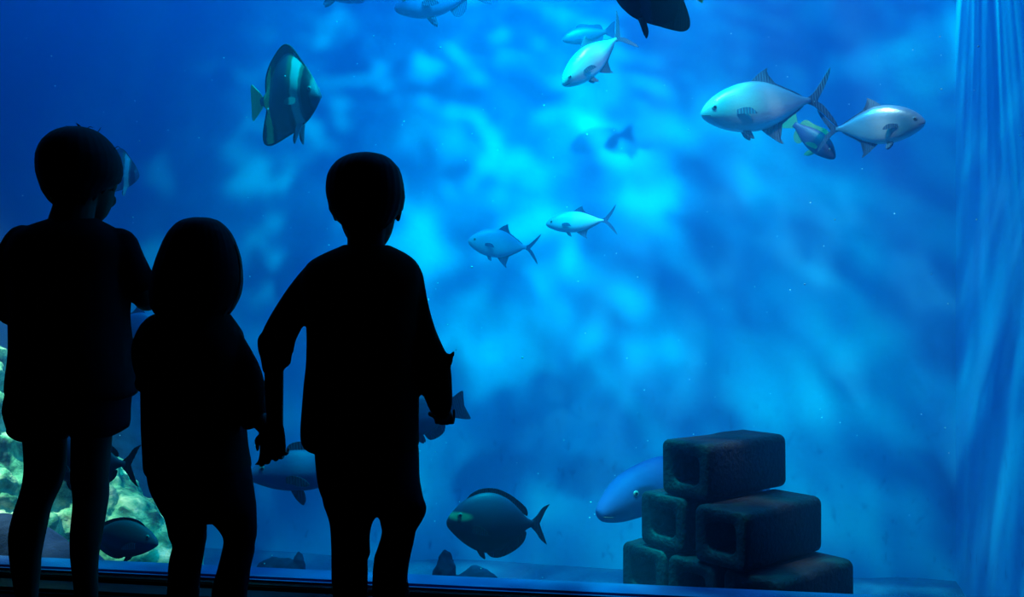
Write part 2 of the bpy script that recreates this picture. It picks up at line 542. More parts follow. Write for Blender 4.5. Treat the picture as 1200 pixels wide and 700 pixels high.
# ------------------------------------------------------------------ fish
def fish_skin(name, back, side, belly, rough=0.35, metal=0.0, spec=0.6, bands=None, face=None, scales=0.05, zs=2.6):
    """colour runs from back to belly; bands: list of (s0, s1, colour) along the body from snout to tail"""
    m = bpy.data.materials.new(name); m.use_nodes = True
    N, L = m.node_tree.nodes, m.node_tree.links
    b = N['Principled BSDF']
    b.inputs['Roughness'].default_value = rough; b.inputs['Metallic'].default_value = metal
    b.inputs['Specular IOR Level'].default_value = spec
    tc = N.new('ShaderNodeTexCoord')
    mpg = N.new('ShaderNodeMapping'); mpg.inputs['Location'].default_value = (0.5, 0.5, 0.5)
    mpg.inputs['Scale'].default_value = (1, 1, zs)
    L.new(tc.outputs['Object'], mpg.inputs[0])
    sep = N.new('ShaderNodeSeparateXYZ'); L.new(mpg.outputs[0], sep.inputs[0])
    nz = N.new('ShaderNodeTexNoise'); nz.inputs['Scale'].default_value = 5; nz.inputs['Detail'].default_value = 3
    L.new(mpg.outputs[0], nz.inputs['Vector'])
    def wob(sock, amt):
        a = N.new('ShaderNodeMath'); a.operation = 'MULTIPLY_ADD'; a.inputs[1].default_value = amt
        L.new(nz.outputs[0], a.inputs[0]); L.new(sock, a.inputs[2])
        s = N.new('ShaderNodeMath'); s.operation = 'SUBTRACT'; s.inputs[1].default_value = amt * 0.5
        L.new(a.outputs[0], s.inputs[0])
        return s.outputs[0]
    cr = N.new('ShaderNodeValToRGB'); e = cr.color_ramp.elements
    e[0].position = 0.12; e[0].color = (*belly, 1)
    e[1].position = 0.9; e[1].color = (*back, 1)
    x = e.new(0.5); x.color = (*side, 1)
    L.new(wob(sep.outputs[2], 0.15), cr.inputs[0])
    cur = cr.outputs[0]
    inv = N.new('ShaderNodeMath'); inv.operation = 'SUBTRACT'; inv.inputs[0].default_value = 1.0
    L.new(sep.outputs[0], inv.inputs[1])
    s = wob(inv.outputs[0], 0.06)
    for s0, s1, c in (bands or []):
        mid, half = (s0 + s1) / 2, (s1 - s0) / 2
        d = N.new('ShaderNodeMath'); d.operation = 'SUBTRACT'; d.inputs[1].default_value = mid; L.new(s, d.inputs[0])
        ab = N.new('ShaderNodeMath'); ab.operation = 'ABSOLUTE'; L.new(d.outputs[0], ab.inputs[0])
        r = N.new('ShaderNodeMapRange'); r.interpolation_type = 'SMOOTHSTEP'
        r.inputs['From Min'].default_value = half * 1.25; r.inputs['From Max'].default_value = half * 0.7
        L.new(ab.outputs[0], r.inputs['Value'])
        mx = N.new('ShaderNodeMix'); mx.data_type = 'RGBA'
        L.new(r.outputs[0], mx.inputs[0]); L.new(cur, mx.inputs[6]); mx.inputs[7].default_value = (*c, 1)
        cur = mx.outputs[2]
    if face:                                                       # a patch around the eye: (s, h, radius, colour)
        fs, fh, fr, fc = face
        cb = N.new('ShaderNodeCombineXYZ'); L.new(s, cb.inputs[0]); L.new(sep.outputs[2], cb.inputs[1])
        vd = N.new('ShaderNodeVectorMath'); vd.operation = 'DISTANCE'; vd.inputs[1].default_value = (fs, fh, 0)
        L.new(cb.outputs[0], vd.inputs[0])
        r = N.new('ShaderNodeMapRange'); r.interpolation_type = 'SMOOTHSTEP'
        r.inputs['From Min'].default_value = fr * 1.3; r.inputs['From Max'].default_value = fr * 0.5
        L.new(vd.outputs['Value'], r.inputs['Value'])
        mx = N.new('ShaderNodeMix'); mx.data_type = 'RGBA'
        L.new(r.outputs[0], mx.inputs[0]); L.new(cur, mx.inputs[6]); mx.inputs[7].default_value = (*fc, 1)
        cur = mx.outputs[2]
    L.new(cur, b.inputs['Base Color'])
    vo = N.new('ShaderNodeTexVoronoi'); vo.inputs['Scale'].default_value = 70
    L.new(tc.outputs['Object'], vo.inputs['Vector'])
    bp = N.new('ShaderNodeBump'); bp.inputs['Strength'].default_value = scales; bp.inputs['Distance'].default_value = 0.006
    L.new(vo.outputs['Distance'], bp.inputs['Height']); L.new(bp.outputs[0], b.inputs['Normal'])
    return m

def fin_mat(name, color, rough=0.5):
    m = mat(name, color, rough, spec=0.4)
    N, L = m.node_tree.nodes, m.node_tree.links
    b = N['Principled BSDF']
    tc = N.new('ShaderNodeTexCoord')
    wv = N.new('ShaderNodeTexWave'); wv.inputs['Scale'].default_value = 16; wv.inputs['Distortion'].default_value = 1.5
    L.new(tc.outputs['Object'], wv.inputs['Vector'])
    bp = N.new('ShaderNodeBump'); bp.inputs['Strength'].default_value = 0.4; bp.inputs['Distance'].default_value = 0.01
    L.new(wv.outputs[0], bp.inputs['Height']); L.new(bp.outputs[0], b.inputs['Normal'])
    mx = N.new('ShaderNodeMix'); mx.data_type = 'RGBA'
    L.new(wv.outputs[0], mx.inputs[0])
    mx.inputs[6].default_value = (*[c * 0.75 for c in color], 1); mx.inputs[7].default_value = (*color, 1)
    L.new(mx.outputs[2], b.inputs['Base Color'])
    return m

M_eye = mat('fish_eye', (0.25, 0.3, 0.3), 0.15, spec=0.7)
M_pupil = mat('fish_pupil', (0.004, 0.004, 0.006), 0.1, spec=0.7)
M_mouth = mat('fish_mouth_line', (0.02, 0.03, 0.05), 0.6)

def interp(tab, t):
    for (a, va), (b, vb) in zip(tab, tab[1:]):
        if t <= b:
            k = (t - a) / (b - a) if b > a else 0
            return va + (vb - va) * k
    return tab[-1][1]

SPECIES = {
 'pompano': dict(
    top=[(0, .0), (.02, .035), (.06, .075), (.12, .115), (.2, .150), (.32, .178), (.45, .176), (.57, .135), (.68, .078), (.76, .034), (.82, .018)],
    bot=[(0, -.02), (.02, -.05), (.06, -.082), (.12, -.115), (.2, -.148), (.32, -.172), (.45, -.168), (.57, -.13), (.68, -.075), (.76, -.033), (.82, -.018)],
    thick=[(0, .015), (.04, .04), (.12, .065), (.3, .078), (.5, .066), (.7, .03), (.82, .012)],
    tail=[(.79, .018), (.845, .045), (.92, .125), (1.0, .215), (.975, .145), (.915, .05), (.865, 0), (.915, -.05), (.975, -.145), (1.0, -.215), (.92, -.125), (.845, -.045), (.79, -.018)],
    dorsal=[(.38, .168), (.42, .20), (.47, .235), (.53, .262), (.515, .225), (.515, .185), (.60, .135), (.74, .055), (.75, .03), (.6, .10), (.45, .16)],
    anal=[(.42, -.16), (.46, -.20), (.52, -.25), (.575, -.285), (.555, -.235), (.545, -.185), (.6, -.135), (.74, -.055), (.75, -.03), (.6, -.10), (.45, -.155)],
    pect=[(0, .015), (.05, .022), (.10, .012), (.135, -.03), (.10, -.03), (.04, -.02), (0, -.015)], pect_at=(.235, -.03), pect_ang=16,
    pelv=[(0, 0), (.03, -.05), (.07, -.07), (.065, -.03), (.05, 0)], pelv_at=.28,
    eye=(.085, .022, .021), mouth=(.0, -.018, .05)),
 'surgeonfish': dict(
    top=[(0, .0), (.02, .05), (.06, .10), (.12, .165), (.2, .222), (.32, .268), (.45, .272), (.58, .225), (.68, .15), (.76, .075), (.81, .038), (.86, .033)],
    bot=[(0, -.03), (.02, -.06), (.06, -.10), (.12, -.15), (.2, -.205), (.32, -.262), (.45, -.275), (.58, -.235), (.68, -.16), (.76, -.08), (.81, -.038), (.86, -.033)],
    thick=[(0, .02), (.05, .045), (.15, .075), (.35, .095), (.55, .08), (.72, .035), (.86, .016)],
    tail=[(.83, .033), (.88, .08), (.93, .155), (1.0, .195), (.945, .125), (.912, .05), (.90, 0), (.912, -.05), (.945, -.125), (1.0, -.20), (.93, -.15), (.88, -.08), (.83, -.033)],
    dorsal=[(.16, .18), (.22, .255), (.32, .305), (.45, .312), (.58, .272), (.7, .20), (.775, .135), (.78, .07), (.68, .13), (.5, .22), (.3, .22)],
    anal=[(.38, -.24), (.44, -.305), (.52, -.318), (.62, -.285), (.72, -.22), (.775, -.15), (.78, -.07), (.68, -.13), (.5, -.22)],
    pect=[(0, .03), (.06, .035), (.13, .0), (.16, -.05), (.10, -.05), (.04, -.04), (0, -.03)], pect_at=(.24, -.05), pect_ang=14,
    pelv=[(0, 0), (.04, -.06), (.09, -.09), (.085, -.04), (.06, 0)], pelv_at=.3,
    eye=(.12, .075, .025), mouth=(.0, -.02, .035)),
 'batfish': dict(edge=2.4,
    top=[(0, .0), (.015, .06), (.05, .135), (.1, .22), (.18, .335), (.3, .455), (.42, .52), (.54, .47), (.66, .33), (.76, .14), (.82, .06), (.86, .055)],
    bot=[(0, -.03), (.015, -.07), (.05, -.13), (.1, -.19), (.18, -.27), (.3, -.345), (.45, -.395), (.58, -.41), (.68, -.36), (.76, -.15), (.82, -.06), (.86, -.055)],
    thick=[(0, .03), (.05, .065), (.15, .10), (.35, .118), (.55, .095), (.72, .045), (.86, .02)],
    tail=[(.83, .055), (.88, .11), (.95, .175), (1.0, .205), (1.01, .1), (1.005, 0), (1.01, -.1), (1.0, -.205), (.95, -.175), (.88, -.11), (.83, -.055)],
    dorsal=[(.10, .19), (.18, .31), (.27, .43), (.36, .545), (.44, .60), (.52, .585), (.62, .50), (.71, .39), (.765, .27), (.78, .16), (.775, .08), (.6, .2), (.35, .22)],
    anal=[(.24, -.29), (.36, -.365), (.5, -.42), (.64, -.475), (.76, -.505), (.835, -.475), (.85, -.39), (.825, -.27), (.785, -.14), (.775, -.08), (.6, -.2), (.4, -.22)],
    pect=[(0, .03), (.06, .04), (.12, .01), (.13, -.03), (.08, -.045), (0, -.03)], pect_at=(.27, -.05), pect_ang=16,
    pelv=[(0, 0), (.03, -.08), (.06, -.18), (.085, -.23), (.115, -.16), (.10, -.06), (.08, 0)], pelv_at=.25,
    eye=(.09, .07, .027), mouth=(.0, -.02, .03)),
 'parrotfish': dict(
    top=[(0, .0), (.02, .035), (.08, .10), (.15, .148), (.25, .18), (.37, .195), (.5, .18), (.62, .13), (.74, .075), (.83, .055)],
    bot=[(0, -.03), (.02, -.055), (.08, -.072), (.15, -.078), (.25, -.075), (.37, -.085), (.5, -.11), (.62, -.10), (.74, -.065), (.83, -.055)],
    thick=[(0, .03), (.05, .06), (.15, .085), (.35, .095), (.55, .075), (.72, .04), (.83, .02)],
    tail=[(.80, .055), (.88, .10), (1.0, .14), (.98, .06), (.97, 0), (.98, -.06), (1.0, -.14), (.88, -.10), (.80, -.055)],
    dorsal=[(.42, .17), (.47, .225), (.56, .215), (.66, .17), (.74, .13), (.75, .05), (.6, .10), (.5, .15)],
    anal=[(.52, -.09), (.56, -.15), (.65, -.15), (.73, -.12), (.75, -.05), (.65, -.08)],
    pect=[(0, .02), (.06, .03), (.14, .0), (.17, -.04), (.10, -.045), (.04, -.03), (0, -.02)], pect_at=(.36, -.01), pect_ang=16,
    pelv=[(0, 0), (.04, -.07), (.09, -.11), (.095, -.05), (.07, 0)], pelv_at=.42,
    eye=(.175, .065, .016), mouth=(.0, -.02, .05)),
 'snapper': dict(
    top=[(0, .0), (.02, .03), (.06, .065), (.12, .105), (.2, .143), (.32, .165), (.45, .155), (.58, .12), (.7, .075), (.78, .048), (.83, .045)],
    bot=[(0, -.02), (.02, -.045), (.06, -.07), (.12, -.095), (.2, -.122), (.32, -.142), (.45, -.14), (.58, -.11), (.7, -.068), (.78, -.046), (.83, -.045)],
    thick=[(0, .02), (.05, .05), (.15, .08), (.35, .09), (.55, .07), (.72, .035), (.83, .018)],
    tail=[(.80, .045), (.86, .09), (.93, .14), (1.0, .165), (.975, .08), (.955, 0), (.975, -.08), (1.0, -.165), (.93, -.14), (.86, -.09), (.80, -.045)],
    dorsal=[(.26, .14), (.30, .205), (.38, .225), (.48, .2), (.58, .175), (.68, .165), (.74, .13), (.75, .05), (.6, .10), (.4, .14)],
    anal=[(.55, -.10), (.585, -.17), (.65, -.185), (.72, -.14), (.75, -.05), (.65, -.08)],
    pect=[(0, .02), (.06, .03), (.14, .0), (.17, -.04), (.10, -.045), (.04, -.03), (0, -.02)], pect_at=(.28, -.04), pect_ang=16,
    pelv=[(0, 0), (.04, -.07), (.09, -.11), (.095, -.05), (.07, 0)], pelv_at=.3,
    eye=(.115, .045, .022), mouth=(.0, -.015, .06)),
}

def fin_bm(outline, L, th, y0=0.0):
    pts = catmull(outline + [outline[0]], 4)[:-1]
    bm = bmesh.new()
    a = [bm.verts.new(((.5 - s) * L, y0 - th, h * L)) for s, h in pts]
    b = [bm.verts.new(((.5 - s) * L, y0 + th, h * L)) for s, h in pts]
    bm.faces.new(a); bm.faces.new(b[::-1])
    n = len(a)
    for i in range(n):
        bm.faces.new((a[i], b[i], b[(i + 1) % n], a[(i + 1) % n]))
    bmesh.ops.triangulate(bm, faces=[f for f in bm.faces if len(f.verts) > 4])
    return bm

def fish(name, species, head, tail, D, yaw, skin, fins, label, roll=0.0, eye=True, cat='fish', group=None, tall=1.0, tail_mat=None, length=None, edge=None, eye_shift=0):
    """head, tail: pixels of snout and tail tip; yaw in degrees, + swims away from the camera"""
    sp = SPECIES[species]
    a, b = at(*head, D), at(*tail, D)
    d = a - b
    ps = math.radians(yaw)
    L = length or d.length / math.cos(ps)
    X = (d.normalized() * math.cos(ps) + Vector((0, 1, 0)) * math.sin(ps)).normalized()
    up = Vector((0, 0, 1))
    Z = (up - X * up.dot(X)).normalized()
    Z = (Quaternion(X, math.radians(roll)) @ Z)
    Y = Z.cross(X)
    R = Matrix((X, Y, Z)).transposed()
    root = empty(name, (a + b) / 2)
    root.rotation_mode = 'QUATERNION'
    root.rotation_quaternion = R.to_quaternion()
    root.scale = (L, L, L)
    L = 1.0
    tag(root, label, cat, group)
    # body: rings along the length
    bm = bmesh.new()
    S = sp['top'][-1][0]
    rings = []
    NS, NR = 34, 22
    tp, bt, tk = (catmull(sp[k], 5) for k in ('top', 'bot', 'thick'))
    for i in range(NS + 1):
        s = S * (i / NS) ** 1.35
        t_, b_, h_ = interp(tp, s) * tall, interp(bt, s) * tall, interp(tk, s)
        if i == 0:
            t_, b_, h_ = .004, -.02, .008
        c, r = (t_ + b_) / 2, (t_ - b_) / 2
        ring = []
        for j in range(NR):
            an = 2 * PI * j / NR
            cy, sz = math.cos(an), math.sin(an)
            ring.append(Vector(((.5 - s) * L, h_ * L * math.copysign(abs(cy) ** sp.get('edge', 0.9), cy), (c + r * sz) * L)))
        rings.append(ring)
    loft(bm, rings)
    body = build('body', bm, skin, root)
    if edge:
        for key in ('dorsal', 'anal'):
            o_ = catmull(sp[key][:-2], 3)
            bm = bmesh.new()
            tube(bm, [(Vector(((.5 - s) * L, 0, h * tall * L)), .011 * L) for s, h in o_], n=6, per=1)
            build(key + '_fin_edge', bm, edge, root)
    def scaled(o):
        return [(s, h * tall) for s, h in o]
    build('tail_fin', fin_bm(sp['tail'], L, .004 * L), tail_mat or fins, root, smooth=False)
    build('dorsal_fin', fin_bm(scaled(sp['dorsal']), L, .004 * L), fins, root, smooth=False)
    build('anal_fin', fin_bm(scaled(sp['anal']), L, .004 * L), fins, root, smooth=False)
    for side in (-1, 1):
        ps_, ph_ = sp['pect_at']
        bm = fin_bm(sp['pect'], L, .003 * L)
        y0 = interp(tk, ps_) * L * 1.0 * side
        M_ = Matrix.Translation(((.5 - ps_) * L, y0, ph_ * L)) @ Matrix.Rotation(math.radians(-sp['pect_ang'] * side), 4, 'Z') @ Matrix.Translation((-.5 * L, 0, 0))
        bmesh.ops.transform(bm, matrix=M_, verts=bm.verts)
        build('pectoral_fin', bm, fins, root, smooth=False)
        bm = fin_bm(sp['pelv'], L, .003 * L)
        pz = interp(bt, sp['pelv_at']) * tall * L * .95
        M_ = Matrix.Translation(((.5 - sp['pelv_at']) * L, side * .02 * L, pz)) @ Matrix.Rotation(math.radians(14 * side), 4, 'X') @ Matrix.Translation((-.5 * L, 0, 0))
        bmesh.ops.transform(bm, matrix=M_, verts=bm.verts)
        build('pelvic_fin', bm, fins, root, smooth=False)
        if eye:
            es, eh, er = sp['eye']
            # half thickness of the body's skin at the eye
            t_, b_, h_ = interp(tp, es) * tall, interp(bt, es) * tall, interp(tk, es)
            q = min(.95, abs((eh - (t_ + b_) / 2) / ((t_ - b_) / 2)))
            yy = h_ * math.sqrt(1 - q * q) * L * side
            bm = bmesh.new(); ball(bm, Vector(((.5 - es) * L, yy * .97, eh * L)), (er * L, er * L * .45, er * L), seg=14, rng=8)
            eo = build('eye', bm, M_eye, root)
            bm = bmesh.new(); ball(bm, Vector(((.5 - es) * L, yy * .97 + side * er * L * .22, eh * L)), (er * L * .58, er * L * .32, er * L * .58), seg=12, rng=8)
            build('pupil', bm, M_pupil, eo)
    ms, mh, ml = sp['mouth']
    bm = bmesh.new()
    pts = []
    for k in range(-4, 5):
        s = ms + .004 + ml * (abs(k) / 4) ** 1.2
        hh = interp(tk, s) if k else .006
        pts.append((Vector(((.5 - s) * L + .001, math.copysign(hh * .9 * L, k) if k else 0, (mh - .012 * abs(k) / 4) * L)), .0028 * L))
    tube(bm, pts, n=6, per=2)
    build('mouth', bm, M_mouth, root)
    return root

S_silver = fish_skin('silver_pompano_skin', (0.16, 0.34, 0.44), (0.40, 0.56, 0.62), (0.5, 0.64, 0.68), 0.28, 0.4)
S_haze = fish_skin('hazed_pompano_skin', (0.10, 0.30, 0.52), (0.16, 0.40, 0.60), (0.2, 0.42, 0.6), 0.45, 0.0, spec=0.3)  # water haze put into the skin colour: wall-like blues that fade into the back wall
F_silver = fin_mat('silver_fin', (0.06, 0.15, 0.26))
F_dusk = fin_mat('dusky_fin', (0.02, 0.05, 0.12))
S_surgeon = fish_skin('dark_surgeonfish_skin', (0.025, 0.045, 0.13), (0.03, 0.032, 0.08), (0.008, 0.007, 0.02), 0.55, 0.0, spec=0.25, face=(0.12, 0.66, 0.11, (0.07, 0.42, 0.26)))
F_surgeon = fin_mat('dark_surgeonfish_fin', (0.018, 0.022, 0.06))
F_surgtail = fin_mat('surgeonfish_tail', (0.03, 0.06, 0.14))
S_grey = fish_skin('grey_surgeonfish_skin', (0.05, 0.055, 0.10), (0.07, 0.07, 0.13), (0.02, 0.02, 0.04), 0.6, spec=0.2)
F_grey = fin_mat('grey_fin', (0.06, 0.06, 0.11))
BAT_BANDS = [(-.03, .07, (0.03, 0.09, 0.15)), (.085, .20, (0.006, 0.006, 0.012)), (.235, .345, (0.26, 0.58, 0.60)), (.40, .64, (0.04, 0.07, 0.13)), (.70, .80, (0.30, 0.95, 0.30))]
S_bat = fish_skin('banded_batfish_skin', (0.04, 0.17, 0.11), (0.06, 0.10, 0.16), (0.008, 0.009, 0.012), 0.5, 0.0, spec=0.3, bands=BAT_BANDS, zs=1.2)
F_bat = fin_mat('batfish_fin', (0.02, 0.03, 0.03))
F_battail = fin_mat('batfish_tail', (0.35, 0.95, 0.45))
S_batdark = fish_skin('black_batfish_skin', (0.02, 0.025, 0.05), (0.025, 0.03, 0.06), (0.008, 0.006, 0.012), 0.6, spec=0.15, bands=[(.3, .42, (0.03, 0.04, 0.10))])
F_batdark = fin_mat('black_batfish_fin', (0.008, 0.007, 0.012))
S_blue = fish_skin('blue_snapper_skin', (0.03, 0.10, 0.34), (0.05, 0.14, 0.42), (0.05, 0.12, 0.34), 0.5)
F_blue = fin_mat('blue_snapper_fin', (0.02, 0.05, 0.18))
S_dark = fish_skin('dark_snapper_skin', (0.03, 0.05, 0.14), (0.03, 0.05, 0.15), (0.03, 0.05, 0.14), 0.5)
S_mauve = fish_skin('mauve_grey_fish_skin', (0.05, 0.06, 0.16), (0.12, 0.18, 0.42), (0.07, 0.08, 0.18), 0.6, spec=0.2)
S_peer = fish_skin('blue_masked_skin', (0.02, 0.07, 0.28), (0.03, 0.10, 0.36), (0.03, 0.09, 0.30), 0.65, spec=0.15, face=(0.215, 0.68, 0.07, (0.015, 0.04, 0.13)))
F_green = fin_mat('green_fin', (0.10, 0.35, 0.2))

fish('batfish', 'batfish', (380, 116), (289, 116), 3.5, -28, S_bat, S_bat, 'banded batfish with bright green tail above the middle child', tail_mat=F_battail, roll=4, edge=F_batdark)
fish('batfish', 'batfish', (722, -10), (820, -14), 3.0, 15, S_batdark, F_batdark, 'black batfish with green tail cut by the top of the picture', tail_mat=F_battail, roll=-4)
fish('batfish', 'batfish', (162, 205), (114, 202), 4.4, 10, S_bat, S_bat, 'small banded batfish half hidden behind the head of the tallest child', tail_mat=F_battail, edge=F_batdark)
fish('pompano', 'pompano', (819, 135), (981, 112), 3.6, -8, S_silver, F_silver, 'larger silver pompano heading towards the children, nose to the left')
fish('pompano', 'pompano', (1071, 148), (968, 148), 3.55, -32, S_silver, F_silver, 'silver pompano facing the end wall with dark fin tips', tall=1.05)
fish('pompano', 'pompano', (549, 282), (632, 292), 4.2, -5, S_haze, F_blue, 'hazy deep-bodied pompano with dark fin edges in open water', tall=1.12, roll=0)
fish('pompano', 'pompano', (640, 262), (722, 258), 4.1, 8, S_haze, F_blue, 'hazy slim pompano with a bright streak along its back', tall=.85)
fish('pompano', 'pompano', (658, 104), (738, 28), 3.55, -22, S_silver, F_silver, 'bright silver pompano diving steeply below the black batfish', tall=.84)
fish('snapper', 'snapper', (659, 46), (722, 36), 4.3, 5, S_dark, F_blue, 'faint blue fish just behind the diving pompano')
fish('snapper', 'snapper', (972, 188), (927, 134), 3.75, -30, S_dark, F_green, 'small dark fish with green fins pointing down between two pompanos')
fish('snapper', 'snapper', (463, 12), (572, -16), 3.8, -8, S_blue, F_blue, 'dark blue fish with lowered belly fin at the top edge of the picture', tall=1.2)
fish('snapper', 'snapper', (428, 0), (330, -42), 4.0, 0, S_blue, F_blue, 'dark blue fish almost wholly above the top edge of the picture')
fish('surgeonfish', 'surgeonfish', (524, 609), (643, 617), 3.2, -10, S_surgeon, F_surgeon, 'round dark surgeonfish with green cheek and crescent tail near the window', tail_mat=F_surgtail, tall=1.06)
fish('surgeonfish', 'surgeonfish', (187, 636), (92, 624), 3.15, -5, S_grey, F_grey, 'grey surgeonfish low behind the leg of the tallest child', tall=.82, roll=0)
fish('surgeonfish', 'surgeonfish', (42, 535), (166, 545), 3.2, 5, S_surgeon, F_surgeon, 'black forked-tail fish behind the legs of the tallest child', tall=.85)
fish('parrotfish', 'parrotfish', (430, 508), (547, 474), 3.3, 5, S_mauve, F_blue, 'mauve-grey fish behind the hanging hand of the middle child', tall=1.5)
fish('snapper', 'snapper', (292, 555), (455, 548), 3.4, -6, S_mauve, F_grey, 'long mauve-grey fish behind the waist of the middle child', tall=.95)
fish('parrotfish', 'parrotfish', (696, 590), (912, 560), 3.75, -22, S_peer, F_blue, 'big blue fish peering out from behind the block pyramid', tall=1.0)
fish('pompano', 'pompano', (196, 392), (118, 372), 3.6, 10, S_blue, F_blue, 'blue fish glimpsed between the tallest child and the girl', tall=1.2)

# specks drifting in the water
bm = bmesh.new()
for i in range(260):
    u, v, z = random.uniform(-2.6, 1.1), random.uniform(2.9, 4.5), random.uniform(-0.1, 1.9)
    r = random.uniform(.0014, .0032)
    bmesh.ops.create_icosphere(bm, subdivisions=1, radius=r, matrix=Matrix.Translation(T(u, v, z)))
M_speck = mat('pale_speck', (0.8, 0.9, 0.95), 0.6)
tag(build('drifting_specks', bm, M_speck), 'tiny pale specks drifting in the tank water', 'specks', kind='stuff')

# ------------------------------------------------------------------ children
M_skin = mat('child_skin', (0.13, 0.07, 0.05), 0.8, spec=0.1, noise_amt=0.1)
M_hair = mat('black_hair', (0.006, 0.005, 0.005), 0.7, spec=0.12)
M_lip = mat('eye_white', (0.7, 0.7, 0.7), 0.3)
M_iris = mat('dark_iris', (0.02, 0.012, 0.008), 0.2)
def cloth(name, c):
    return mat(name, c, 0.95, spec=0.05, noise_amt=0.2, noise_scale=30, bump=0.3, bump_scale=500)
M_blackshirt = cloth('black_cotton', (0.012, 0.012, 0.014))
M_greenshirt = cloth('dark_green_cotton', (0.010, 0.022, 0.008))
M_navy = cloth('dark_trouser_cloth', (0.010, 0.011, 0.018))
M_brown = cloth('dark_brown_cotton', (0.020, 0.014, 0.010))
M_shoe = mat('dark_shoe', (0.012, 0.012, 0.014), 0.7)

def head_pieces(bm, c, h, yaw, tilt=0.0):
    """c: chin point on the head's axis, h: head height; the face looks along +Y turned by yaw"""
    R = Matrix.Translation(c) @ Matrix.Rotation(yaw, 4, 'Z') @ Matrix.Rotation(tilt, 4, 'X')
    rows = [(0.0, .10, .20, .37), (.08, .20, -.02, .41), (.2, .27, -.2, .425), (.35, .31, -.32, .425), (.5, .335, -.42, .41),
            (.65, .35, -.46, .425), (.8, .335, -.44, .39), (.92, .25, -.32, .27), (.985, .11, -.15, .11)]
    rows = catmull(rows, 3)
    rings = []
    for z, w_, yb, yf in rows:
        rings.append([R @ p for p in ellipse((0, (yb + yf) / 2 * h, z * h), w_ * h, (yf - yb) / 2 * h, 28, 2.2)])
    loft(bm, rings)
    def b(p, r):
        ball(bm, Vector((0, 0, 0)), (1, 1, 1), R @ Matrix.Translation(Vector(p) * h) @ Matrix.Diagonal((r[0] * h, r[1] * h, r[2] * h, 1)), 14, 8)
    b((0, .435, .36), (.05, .06, .06)); b((0, .425, .43), (.03, .04, .10))           # nose
    b((0, .42, .205), (.09, .03, .022)); b((0, .418, .17), (.075, .03, .022))        # lips
    for s in (-1, 1):
        b((s * .345, -.02, .42), (.035, .085, .13)); b((s * .36, -.06, .44), (.03, .06, .11))   # ears
        b((s * .15, .33, .28), (.12, .08, .10))                                      # cheeks
    return R

def face_parts(root, R, h):
    for s in (-1, 1):
        bm = bmesh.new()
        ball(bm, Vector((0, 0, 0)), (1, 1, 1), R @ Matrix.Translation(Vector((s * .145, .365, .47)) * h) @ Matrix.Diagonal((.06 * h, .05 * h, .04 * h, 1)), 14, 8)
        e = build('eye', bm, M_lip, root)
        bm = bmesh.new()
        ball(bm, Vector((0, 0, 0)), (1, 1, 1), R @ Matrix.Translation(Vector((s * .145, .402, .47)) * h) @ Matrix.Diagonal((.03 * h, .018 * h, .03 * h, 1)), 12, 8)
        build('iris', bm, M_iris, e)

def hand_pieces(bm, wrist, fwd, thumb, L, curl=(20, 35, 25), thumb_curl=20, spread=5, palm=1):
    """palm and five separate fingers; fwd: wrist to knuckles, thumb: towards the thumb side; fingers close towards fwd x thumb"""
    f = fwd.normalized(); t = (thumb - f * thumb.dot(f)).normalized(); n = f.cross(t) * palm
    kn = [(.150, .50, .43), (.052, .53, .47), (-.048, .515, .44), (-.145, .475, .35)]
    for i, (kt, kf, ln) in enumerate(kn):
        k = wrist + f * kf * L + t * kt * L
        tube(bm, [(wrist - f * .04 * L + t * kt * .45 * L, .085 * L), (wrist + f * .25 * L + t * kt * .8 * L, .08 * L), (k, .058 * L)], n=10, per=3)
        a = math.radians((1.5 - i) * spread)
        d = (f * math.cos(a) + t * math.sin(a)).normalized()
        p = k.copy(); ang = 0
        pts = [(p.copy(), .046 * L)]
        for seg, c in zip((.44, .31, .25), curl):
            ang += math.radians(c + (i - 1) * 3)
            dd = d * math.cos(ang) + n * math.sin(ang)
            p = p + dd * ln * seg * L
            pts.append((p.copy(), (.046 - .005 * len(pts)) * L))
        tube(bm, pts, n=10, per=3)
    b0 = wrist + f * .12 * L + t * .10 * L
    a = math.radians(thumb_curl)
    d1 = (f * .62 + t * .72 + n * .25).normalized()
    d2 = (f * .85 + t * (.45 - a * .6) + n * (.25 + a * .5)).normalized()
    p1 = b0 + d1 * .20 * L; p2 = p1 + d2 * .16 * L; p3 = p2 + d2 * .12 * L
    tube(bm, [(b0, .075 * L), (p1, .06 * L), (p2, .05 * L), (p3, .042 * L)], n=10, per=3)

